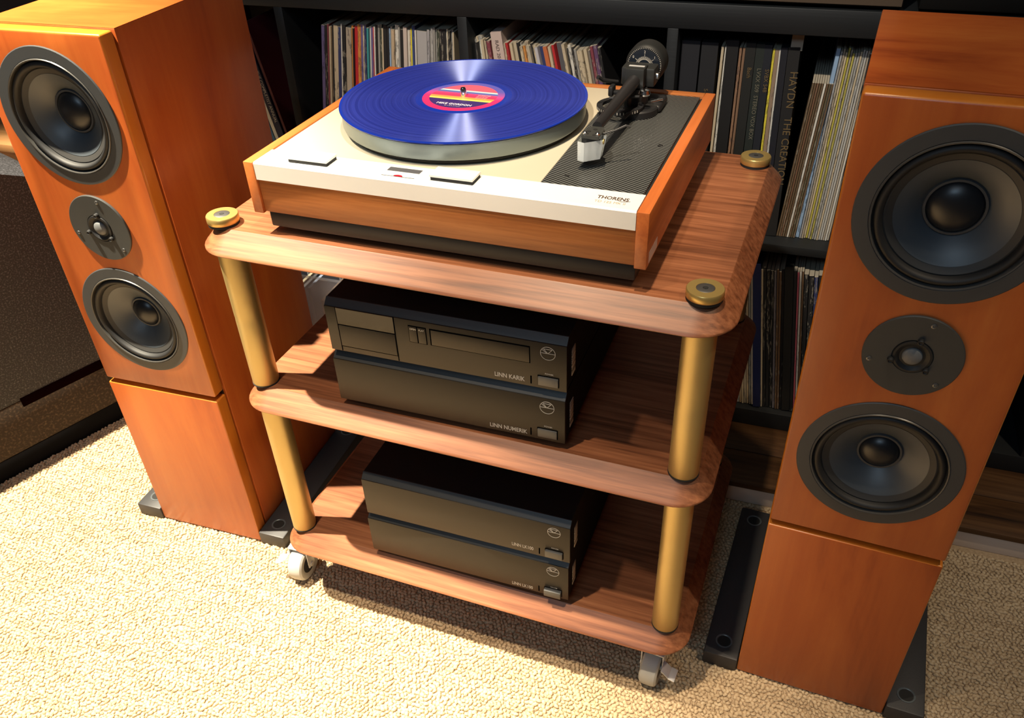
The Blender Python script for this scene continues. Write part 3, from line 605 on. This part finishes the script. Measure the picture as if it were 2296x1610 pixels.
def caster(x, y, yaw, side):
    """swivel caster; wheel axle along local x"""
    r = .031
    fk = merge(box(-.0170, -.0148, -.008, .010, .027, .0685, .001), box(.0148, .0170, -.008, .010, .027, .0685, .001))
    fk = merge(fk, box(-.0170, .0170, -.009, .014, .0665, .0690, .001))
    fk = merge(fk, rod((0, .004, .068), (-.016*side, .012, .102), .009, .011, 20))
    c = obj('caster', merge(fk, lathe([(0, .100), (.014, .100), (.014, .1105), (0, .1105)], 28), Matrix.Translation((-.018*side, .012, 0))), m_steel_pl, rk, (x, y, 0), (0, 0, yaw))
    wp = [(0, -.0115), (.017, -.0115), (.0195, -.0130), (r-.004, -.0130), (r-.001, -.0105), (r, -.006), (r, .006), (r-.001, .0105), (r-.004, .0130), (.0195, .0130), (.017, .0115), (0, .0115)]
    wb = lathe(wp, 44); wb.transform(Matrix.Rotation(PI/2, 4, 'Y')); wh = obj('wheel', wb, m_wheel, c, (0, 0, r))
    hb = lathe([(0, -.0118), (.0168, -.0118), (.0168, .0118), (0, .0118)], 32); hb.transform(Matrix.Rotation(PI/2, 4, 'Y')); obj('hub', hb, m_black, c, (0, 0, r))
    obj('axle', rod((-.0185, 0, r), (.0185, 0, r), .0045, seg=16), m_steel_pl, c)
    b = B(); merge(b, box(0, .016, -.010, .010, 0, .0016, .0005), Matrix.Translation((.0170*side, -.012, .052)) @ Matrix.Rotation(PI*(side < 0), 4, 'Z') @ Matrix.Rotation(.75, 4, 'Y'))
    merge(b, box(0, .010, -.011, .011, 0, .0022, .0008), Matrix.Translation((.0285*side, -.012, .041)) @ Matrix.Rotation(PI*(side < 0), 4, 'Z') @ Matrix.Rotation(.25, 4, 'Y'))
    obj('brake_lever', b, m_steel_pl, c)
    return c
caster(-.277, -.180, .05, -1); caster(.326, -.182, -.08, 1); caster(PX[0], PY[1], .3, -1); caster(PX[1], PY[1], -.4, 1)

# ------------------------------------------------------------------ black audio components
def linn(name, label, cat, x, y, z0, yaw, h, letter, tw_, lx, ly, kind='plain', bulge=0.0, foot=.0065):
    Wd = .3113; Dp = .305
    t = thing(name, label, cat, (x, y, z0), yaw)
    obj('case', extrude_poly([(.002, .001), (.002, h-.001), (.0095, h+.0075), (.012, h+.008), (Dp, h+.008), (Dp, .001)], 'X', .0008, Wd-.0008), m_case, t)
    obj('chamfer_trim', extrude_poly([(.0012, h-.001), (.0012, h+.0002), (.0088, h+.0082), (.0100, h+.0082), (.0100, h+.0060), (.004, h-.001)], 'X', 0.0004, Wd-.0004), m_cham, t)
    fpn = obj('front_panel', box(0, Wd, 0, .004, 0, h, .0008, 2), m_linn, t)
    obj('foot', box(.018, Wd-.02, .012, Dp-.02, -foot, .002, .001), m_blackrub, t)
    # emblem: circle with a bar and a small triangle
    ex, ez = .2888, h-.0133
    em = B()
    R0 = .0092
    merge(em, lathe([(R0, 0), (R0, -.0004), (R0-.0006, -.0004), (R0-.0006, 0)], 40, 'Y', closed=True))
    def bar(x0, z0_, x1, z1_):
        L_ = math.hypot(x1-x0, z1_-z0_); a = math.atan2(z1_-z0_, x1-x0)
        merge(em, box(0, L_, -.0004, 0, -.00028, .00028), Matrix.Translation((x0, 0, z0_)) @ Matrix.Rotation(-a, 4, 'Y'))
    bar(-R0, 0, R0, 0); bar(-.0052, .0058, .0052, .0058); bar(-.0052, .0058, 0, .0); bar(.0052, .0058, 0, .0); bar(-.0075, .0052, -.001, 0)
    obj('emblem', em, m_grey, t, (ex, -.0001, ez), sm=False)
    text(letter, .0088, m_grey, t, (lx, -.0002, ly), (PI/2, 0, 0), sx=tw_, bold=.00012)
    text('POWER', .0030, m_grey, t, (.2848, -.0002, .0212 if kind != 'low' else .0185), (PI/2, 0, 0))
    obj('standby_slot', box(.2668, .2684, -.0004, .001, .0045, .0155), m_groove, t)
    bz = {'plain': .0055, 'low': .0045}.get(kind, .0055)
    obj('button_recess', box(.2758, .3022, -.0003, .001, bz-.0008, bz+.0132), m_groove, t)
    obj('power_button', box(.2766, .3014, -.0022-bulge, .001, bz, bz+.0122, .0006), m_silver, t)
    obj('barcode_sticker', box(Wd-.001, Wd-.0002, .022, .036, .009, h-.018, .0002), m_barcode, t)
    return t
cdp = linn('cd_player', 'black CD player with disc drawer and two small keys, stacked above the digital converter', 'CD player', -.1179, -.1966, .5136, .0169, .0648, 'LINN KARIK', .80, .2215, .0060)
linn('converter', 'plain black digital converter on the middle shelf directly under the CD player', 'converter', -.1198, -.1966, .4338, .0169, .0651, 'LINN NUMERIK', .82, .2130, .0048, foot=.0102)
linn('power_amplifier', 'black power amplifier, upper one of the pair on the bottom shelf', 'amplifier', -.1095, -.2029, .2272, .0106, .0666, 'LINN LK100', .70, .2270, .0085, bulge=.002)
linn('power_amplifier', 'black power amplifier, lower one resting directly on the bottom shelf', 'amplifier', -.1115, -.2029, .1474, .0106, .0671, 'LINN LK100', .70, .2262, .0045, 'low', bulge=.004, foot=.0126)
# CD player details
g = m_groove
b = B()
for x0, x1, z0, z1 in ((.0152, .0162, .001, .0645), (.0942, .0952, .001, .0645)): box(x0, x1, -.0003, .001, z0, z1, bm=b)
box(.0162, .0942, -.0003, .001, .0078, .0086, bm=b)
obj('panel_groove', b, g, cdp, sm=False)
obj('display_window', box(.0164, .0940, -.0006, .001, .0414, .0645), m_smoke, cdp)
obj('display_groove', box(.0162, .0942, -.0004, .001, .0402, .0413), g, cdp)
obj('lower_flap', box(.0166, .0938, -.0008, .001, .0090, .0400, .0003), m_linn, cdp)
for x0, s in ((.1138, 'OPEN'), (.1255, 'PLAY')):
    obj('key_recess', box(x0-.0004, x0+.0113, -.0004, .001, .0334, .0572), g, cdp)
    k_ = obj('key', box(x0+.0003, x0+.0106, -.0010, .001, .0342, .0564, .0003), m_linn, cdp)
    text(s, .0032, m_white, k_, (x0+.0018, -.0012, .0520), (PI/2, 0, 0))
obj('drawer_recess', box(.1412, .2672, -.0004, .001, .0338, .0572), g, cdp)
obj('disc_drawer', box(.1430, .2664, -.0012, .001, .0348, .0562, .0004), m_linn, cdp)

# ------------------------------------------------------------------ turntable
TX0, TX1, TY0, TY1, TZ, TB, TBASE = -.1910, .2762, -.1925, .1678, .7522, .6901, .6722
tt_ = thing('turntable', 'teak and aluminium turntable with black tonearm on top of the rack', 'turntable', (0, 0, 0), .0016)
PT = .0130
obj('side_panel', box(TX0, TX0+PT, TY0, TY1, TB, TZ, .0012), m_teak_side, tt_)
obj('side_panel', box(TX1-PT, TX1, TY0, TY1, TB, TZ, .0012), m_teak_side, tt_)
obj('back_panel', box(TX0+PT, TX1-PT, TY1-PT, TY1-.0002, TB, TZ-.0002, .001), m_teak, tt_)
obj('front_rail', box(TX0+PT, TX1-PT, TY0+.0035, TY0+.016, TB+.0015, TZ-.0205, .001), m_teak, tt_)
obj('base_tray', box(TX0+.016, TX1-.012, TY0+.006, TY1-.01, TBASE, TB+.002, .002), m_black, tt_)
for x_ in (-.14, .225):
    for y_ in (-.15, .13): obj('foot', lathe([(0, 0), (.016, 0), (.017, .002), (.017, .0095), (0, .0095)], 28), m_blackrub, tt_, (x_, y_, Z1+.0003))
# control strip: L section
b = extrude_poly([(TY0+.0005, TZ-.0202), (TY0+.0005, TZ-.0015), (TY0+.0022, TZ+.0002), (-.1527, TZ+.0002), (-.1527, TZ-.004), (TY0+.004, TZ-.004), (TY0+.004, TZ-.0202)], 'X', TX0+PT+.0004, TX1-PT-.0004)
obj('control_strip', b, m_alu, tt_)
obj('strip_gap', box(TX0+PT, TX1-PT, -.1527, -.1505, TZ-.008, TZ-.0028), m_black, tt_)
obj('deck_plate', box(TX0+PT+.001, .1500, -.1503, TY1-PT-.001, TZ-.012, TZ-.0008, .001), m_cream, tt_)
obj('armboard', box(.1506, TX1-PT-.0035, -.1503, TY1-PT-.004, TZ-.012, TZ-.0006, .0006), m_carbon, tt_)
obj('armboard_gap', box(TX1-PT-.0035, TX1-PT, -.1503, TY1-PT, TZ-.012, TZ-.004), m_blackrub, tt_)
for x0, x1 in ((-.1387, -.0880), (.0365, .0862)):
    sw = obj('switch_key', box(x0, x1, -.1812, -.1578, TZ+.0040, TZ+.0066, .0004), m_alu, tt_)
    obj('key_block', box(x0+.001, x1-.0008, -.1805, -.1582, TZ+.0006, TZ+.0041, .0003), m_blackrub, sw)
    obj('key_skirt', box(x0+.003, x1-.0018, -.1790, -.1590, TZ-.001, TZ+.0012), m_black, sw)
b = box(-.0200, .0190, -.1694, -.1600, TZ-.0001, TZ+.0004); obj('strobe_window', b, mat('strobe_glass', (.10, .10, .11), .15), tt_)
obj('pitch_slot', box(-.0200, .0190, -.1824, -.1817, TZ+.0001, TZ+.0004), m_black, tt_)
dsk = [(.0052*math.cos(PI*k/10), .0032*math.sin(PI*k/10)) for k in range(11)]
obj('pitch_dial', extrude_poly([(u-.0005, v-.1817) for u, v in dsk], 'Z', TZ+.0002, TZ+.0009), m_red, tt_)
m_brown = mat('badge_brown', (.07, .035, .02), .5)
text('THORENS', .0098, m_brown, tt_, (.2172, -.1728, TZ+.0003), (0, 0, 0), 'badge', bold=.0002, sx=.74)
obj('swoosh', tube([(.2400, -.1738, TZ+.0003), (.2440, -.1750, TZ+.0003), (.2480, -.1744, TZ+.0003), (.2518, -.1722, TZ+.0003)], [.0002, .0003, .0003, .0002], 6), m_brown, tt_)
text('TD 125 MK II', .0066, mat('badge_tan', (.42, .32, .20), .5), tt_, (.2168, -.1815, TZ+.0003), (0, 0, 0), 'badge', sx=.86)
obj('price_sticker', extrude_poly([(TY0+.009, TB+.0035), (TY0+.046, TB+.0035), (TY0+.046, TB+.0155), (TY0+.009, TB+.0155)], 'X', TX1, TX1+.0003), mat('pink_sticker', (.72, .62, .60), .5), tt_)
# platter and spindle
RZ = .7792
obj('sub_platter', lathe([(0, TZ-.0006), (.1400, TZ-.0006), (.1430, TZ+.004), (0, TZ+.004)], 72), m_blackrub, tt_)
obj('platter', lathe([(0, RZ-.0218), (.1440, RZ-.0218), (.1470, RZ-.0205), (.1476, RZ-.0190), (.1476, RZ-.0030), (.1460, RZ-.0020), (0, RZ-.0020)], 96), m_platter, tt_)
obj('spindle', lathe([(.0037, RZ-.002), (.0037, RZ+.0085), (.0028, RZ+.0105), (0, RZ+.0112)], 24), m_chrome, tt_)
# the record
rec = thing('vinyl_record', 'translucent blue vinyl record with red and purple label on the turntable platter', 'record', (0, 0, RZ-.0019))
RR = .1497
obj('grooves', lathe([(.0585, .0019), (.1462, .0019)], 160), m_vinyl, rec)
obj('dead_wax', lathe([(.0500, .00185), (.0520, .0023), (.0535, .0019), (.0585, .0019)], 96), m_vinyl_edge, rec)
obj('rim', lathe([(.1462, .0019), (.1480, .0022), (RR-.0003, .0020), (RR, .0012), (RR-.0003, .0004), (.147, 0.0001), (.0036, 0.0001)], 160), m_vinyl_edge, rec)
lb = obj('paper_label', lathe([(.0036, .0021), (.0500, .0021), (.0501, .0018)], 80), m_label, rec)
yaw_l = math.radians(0)
text('MIKE GORDON', .0070, mat('label_print', (.85, .80, .85), .5), lb, (0, -.031, .0022), (0, 0, 0), align='CENTER', sx=.92, bold=.00012)
text('O V E R S T E P', .0030, m_pale, lb, (0, -.036, .0022), (0, 0, 0), align='CENTER')
text('OVERSTEP', .0036, m_pale, lb, (.016, .0060, .0022), (0, 0, 0))
for k in range(3): text('side two 33 rpm', .0022, m_pale, lb, (.016, .0025-.003*k, .0022), (0, 0, 0))

# tonearm: part of the turntable, with its own pieces
AX, AZ = .1905, .7890
arm = obj('tonearm', merge(lathe([(0, TZ-.0008), (.0270, TZ-.0008), (.0270, TZ+.007), (.0250, TZ+.0085), (0, TZ+.0085)], 44), rod((.0, .010, TZ+.008), (.0, .010, AZ-.010), .0125, .0105, 28)), m_black, tt_, (AX+.004, .076, 0))
ap = Vector((AX+.004, .076, 0))
def sub(name, bm, m, **k):
    bm.transform(Matrix.Translation(-ap)); return obj(name, bm, m, arm, **k)
sub('base_slide', box(AX-.006, AX+.034, .078, .122, TZ-.0006, TZ+.009, .006, 3), m_black)
b = lathe([(.0215, TZ+.0088), (.0285, TZ+.0088), (.0285, TZ+.0125), (.0215, TZ+.0125)], 44, closed=True); b.transform(Matrix.Translation((AX-.012, .062, 0))); sub('arm_ring', b, m_black)
# ring scale, pale tick marks on the front of the ring
b = B()
for k in range(17):
    a = math.radians(-150+7.5*k); c_, s_ = math.cos(a), math.sin(a)
    merge(b, box(-.0004, .0004, -.0002, .0003, TZ+.0093, TZ+.0120), Matrix.Translation((AX-.012+.0286*c_, .062+.0286*s_, 0)) @ Matrix.Rotation(a+PI/2, 4, 'Z'))
sub('ring_scale', b, m_pale, sm=False)
sub('arm_tube', tube([(AX, .098, AZ), (AX, .05, AZ-.0003), (AX-.0004, -.01, AZ-.0008), (AX-.001, -.060, AZ-.0012), (AX-.0015, -.076, AZ-.0014)], [.0082, .0074, .0064, .0056, .0054], 24), mat('arm_black', (.018, .017, .018), .32))
pts = [(AX-.0085, -.076), (AX+.0060, -.076), (AX+.0090, -.084), (AX+.0090, -.106), (AX-.0105, -.106), (AX-.0105, -.084)]
hs = extrude_poly(pts, 'Z', AZ-.0048, AZ-.0012); bmesh.ops.bevel(hs, geom=list(hs.edges), offset=.0006, segments=2, affect='EDGES')
m_hs = mat('headshell_grey', (.055, .056, .052), .3, .3)
sub('headshell', hs, m_hs)
b = B()
for u, v in ((-.001, -.085), (-.006, -.092), (.004, -.094), (-.0065, -.099), (.0025, -.101)):
    t2 = lathe([(.0022, AZ-.0014), (.0022, AZ-.0008), (0, AZ-.0008)], 16); merge(b, t2, Matrix.Translation((AX+u, v, 0)))
sub('headshell_hole', b, m_blackrub)
for u in (-.0078, .0058):
    t2 = lathe([(.0024, AZ-.0012), (.0024, AZ+.0008), (.0014, AZ+.0016), (0, AZ+.0016)], 18); t2.transform(Matrix.Translation((AX+u, -.1005, 0))); sub('cartridge_screw', t2, m_chrome)
sub('finger_lift', tube([(AX+.009, -.090, AZ-.003), (AX+.020, -.083, AZ-.001), (AX+.030, -.077, AZ+.003), (AX+.034, -.074, AZ+.001)], [.0011, .0010, .0013, .0016], 8), m_steel_dark)
cg = extrude_poly([(AX-.0095, -.078), (AX+.0080, -.078), (AX+.0080, -.0975), (AX-.0045, -.1070), (AX-.0100, -.1050)], 'Z', AZ-.0120, AZ-.0048); sub('cartridge', cg, m_black)
# milky stylus guard, an open tapering box
gu = B()
gt_ = [(AX-.0130, -.0880), (AX+.0120, -.0860), (AX+.0125, -.0990), (AX-.0050, -.1130), (AX-.0130, -.1100)]; gb_ = [(AX-.0130, -.0900), (AX+.0085, -.0880), (AX+.0090, -.1000), (AX-.0055, -.1120), (AX-.0130, -.1095)]
A1 = [gu.verts.new((u, v, AZ-.0060)) for u, v in gt_]; A2 = [gu.verts.new((u, v, AZ-.0270)) for u, v in gb_]
for i in range(5): gu.faces.new((A1[i], A1[(i+1) % 5], A2[(i+1) % 5], A2[i]))
gu.faces.new(A2[::-1]); bmesh.ops.solidify(gu, geom=list(gu.faces), thickness=.0008)
sub('stylus_guard', gu, m_guard, sm=False)
t2 = lathe([(.0028, -.0004), (.0028, .0004), (.0018, .0004), (.0018, -.0004)], 18, closed=True); t2.transform(Matrix.Translation((AX+.0125, -.1000, AZ-.0075)) @ Matrix.Rotation(PI/2, 4, 'Y')); sub('guard_loop', t2, m_brass)
# bearing yoke
sub('bearing_yoke', merge(box(AX-.019, AX+.022, .088, .112, AZ-.010, AZ+.012, .0022, 2), box(AX-.011, AX+.012, .074, .096, AZ-.008, AZ+.0145, .0008, 2)), mat('yoke_grey', (.016, .017, .0165), .45))
sub('yoke_name_strip', box(AX-.009, AX+.010, .0840, .0885, AZ+.0145, AZ+.0149), m_grey)
t2 = rod((AX+.0215, .100, AZ+.001), (AX+.0245, .100, AZ+.001), .0045, seg=20); sub('bearing_screw', t2, m_chrome)
# counterweight with a dial facing the camera
cy0 = .118
b = lathe([(0, cy0), (.0215, cy0), (.0235, cy0+.002), (.0245, cy0+.006), (.0245, cy0+.026), (.022, cy0+.030), (0, cy0+.030)], 56, 'Y'); b.transform(Matrix.Translation((AX+.002, 0, AZ+.006))); sub('counterweight', b, mat('weight_black', (.011, .012, .012), .55))
b = lathe([(.0195, cy0-.0006), (0, cy0-.0006)], 40, 'Y'); b.transform(Matrix.Translation((AX+.002, 0, AZ+.006))); sub('dial', b, mat('dial_navy', (.010, .014, .022), .3))
b = B()
for k in range(33):
    a = math.radians(-20+220*k/32); L_ = .0065 if k % 8 == 0 else .0035
    merge(b, box(.0075, .0075+L_, cy0-.0009, cy0-.0005, -.00018, .00018), Matrix.Translation((AX+.002, 0, AZ+.006)) @ Matrix.Rotation(-a, 4, 'Y'))
merge(b, lathe([(.0074, cy0-.0009), (.0078, cy0-.0009), (.0078, cy0-.0005), (.0074, cy0-.0005)], 36, 'Y', closed=True), Matrix.Translation((AX+.002, 0, AZ+.006)))
for k in range(41):
    a = math.radians(-30+240*k/40)
    merge(b, box(.0200, .0212, cy0-.0004, cy0+.0004, -.0002, .0002), Matrix.Translation((AX+.002, 0, AZ+.006)) @ Matrix.Rotation(-a, 4, 'Y'))
sub('dial_scale', b, m_pale, sm=False)
for s, u, v in (('2', -.0010, .0150), ('1', .0115, .0090), ('0', -.0150, .0085)):
    tx = text(s, .0044, m_pale, arm, Vector((AX+.002+u, cy0-.001, AZ+.006+v))-ap, (PI/2, 0, 0), 'dial_number')
# cueing lever, lift bar and arm rest
sub('lift_post', rod((AX-.003, .060, TZ+.012), (AX-.003, .060, AZ-.012), .005, seg=20), m_black)
sub('lift_bar', tube([(AX-.022, .046, AZ-.0125), (AX-.004, .050, AZ-.0110), (AX+.012, .056, AZ-.0110)], [.0016, .0020, .0016], 8), m_black)
sub('arm_rest', merge(box(AX-.024, AX-.004, .058, .066, AZ-.012, AZ-.008, .001), box(AX-.026, AX-.020, .054, .070, AZ-.014, AZ-.002, .002)), m_black)
sub('cueing_lever', tube([(AX-.018, .070, AZ+.000), (AX-.026, .064, AZ+.002), (AX-.034, .058, AZ+.004), (AX-.038, .052, AZ+.009)], [.0018, .0020, .0026, .0026], 8), m_black)
t2 = lathe([(0, 0), (.0065, 0), (.0072, .002), (.006, .006), (0, .0075)], 24); t2.transform(Matrix.Translation((AX+.016, .066, AZ-.012))); sub('bias_knob', t2, m_chrome)
sub('clamp_bolt', rod((AX+.019, .088, TZ+.0095), (AX+.032, .096, TZ+.0115), .0022, seg=12), m_chrome)
sub('queue_lever', tube([(AX+.010, .055, TZ+.011), (AX+.006, .040, TZ+.012), (AX+.002, .026, TZ+.010)], [.0022, .0018, .0024], 8), m_black)
for (x_, y_) in ((.172, -.128), (.2470, -.020)):
    obj('board_screw', lathe([(.0030, TZ-.0006), (.0030, TZ-.0001), (0, TZ-.0001)], 16), m_blackrub, tt_, (x_, y_, 0))

# ------------------------------------------------------------------ carpet pile: loop tufts instanced on a jittered grid
def carpet_pile():
    R_ = random.Random(2); step = .0066
    pts = []
    y = -.95
    while y < .232:
        x0 = -1.0 if y > -.2 else -1.1
        x = -1.06 + (.5*step if int(round(y/step)) % 2 else 0)
        while x < 1.25:
            if y < WY+x*sh-.002:
                # stay clear of the cabinet at the left and of the region that the camera cannot see
                dx, dy = x-A_.x, y-A_.y
                side = -math.sin(az)*dx+math.cos(az)*dy
                if side < .004 and not (x > .9 and y < -.55):
                    pts.append((x+R_.uniform(-.0013, .0013), y+R_.uniform(-.0013, .0013), 0.0))
            x += step
        y += step*.9
    me = bpy.data.meshes.new('carpet_pile'); me.from_pydata(pts, [], [])
    o = bpy.data.objects.new('carpet_pile', me); C.objects.link(o)
    # the tuft: a small bent bead
    tb_ = B(); bmesh.ops.create_icosphere(tb_, subdivisions=1, radius=1.0)
    for v in tb_.verts: v.co = Vector((v.co.x*.0052, v.co.y*.0032, v.co.z*.0028+.0018*(1-abs(v.co.x))))
    tm = bpy.data.meshes.new('tuft'); tb_.to_mesh(tm); tb_.free()
    for p in tm.polygons: p.use_smooth = True
    tm.materials.append(m_tuft)
    ng = bpy.data.node_groups.new('pile', 'GeometryNodeTree')
    ng.interface.new_socket('Geometry', in_out='INPUT', socket_type='NodeSocketGeometry'); ng.interface.new_socket('Geometry', in_out='OUTPUT', socket_type='NodeSocketGeometry')
    n = ng.nodes; gi = n.new('NodeGroupInput'); go = n.new('NodeGroupOutput')
    iop = n.new('GeometryNodeInstanceOnPoints')
    tuft_o = bpy.data.objects.new('tuft', tm)   # not linked: geometry source only
    oi_ = n.new('GeometryNodeObjectInfo'); oi_.inputs['Object'].default_value = tuft_o; oi_.transform_space = 'ORIGINAL'
    rv = n.new('FunctionNodeRandomValue'); rv.data_type = 'FLOAT_VECTOR'; rv.inputs[0].default_value = (-.35, -.35, 0); rv.inputs[1].default_value = (.35, .35, 6.283)
    rs = n.new('FunctionNodeRandomValue'); rs.data_type = 'FLOAT'; rs.inputs[2].default_value = .75; rs.inputs[3].default_value = 1.2; rs.inputs['Seed'].default_value = 5
    ng.links.new(gi.outputs[0], iop.inputs['Points']); ng.links.new(oi_.outputs['Geometry'], iop.inputs['Instance'])
    ng.links.new(rv.outputs[0], iop.inputs['Rotation']); ng.links.new(rs.outputs[1], iop.inputs['Scale'])
    ng.links.new(iop.outputs[0], go.inputs[0])
    md = o.modifiers.new('pile', 'NODES'); md.node_group = ng
    tag(o, 'short looped oatmeal carpet pile covering the floor', 'carpet', kind='stuff')
    return len(pts)
carpet_pile()
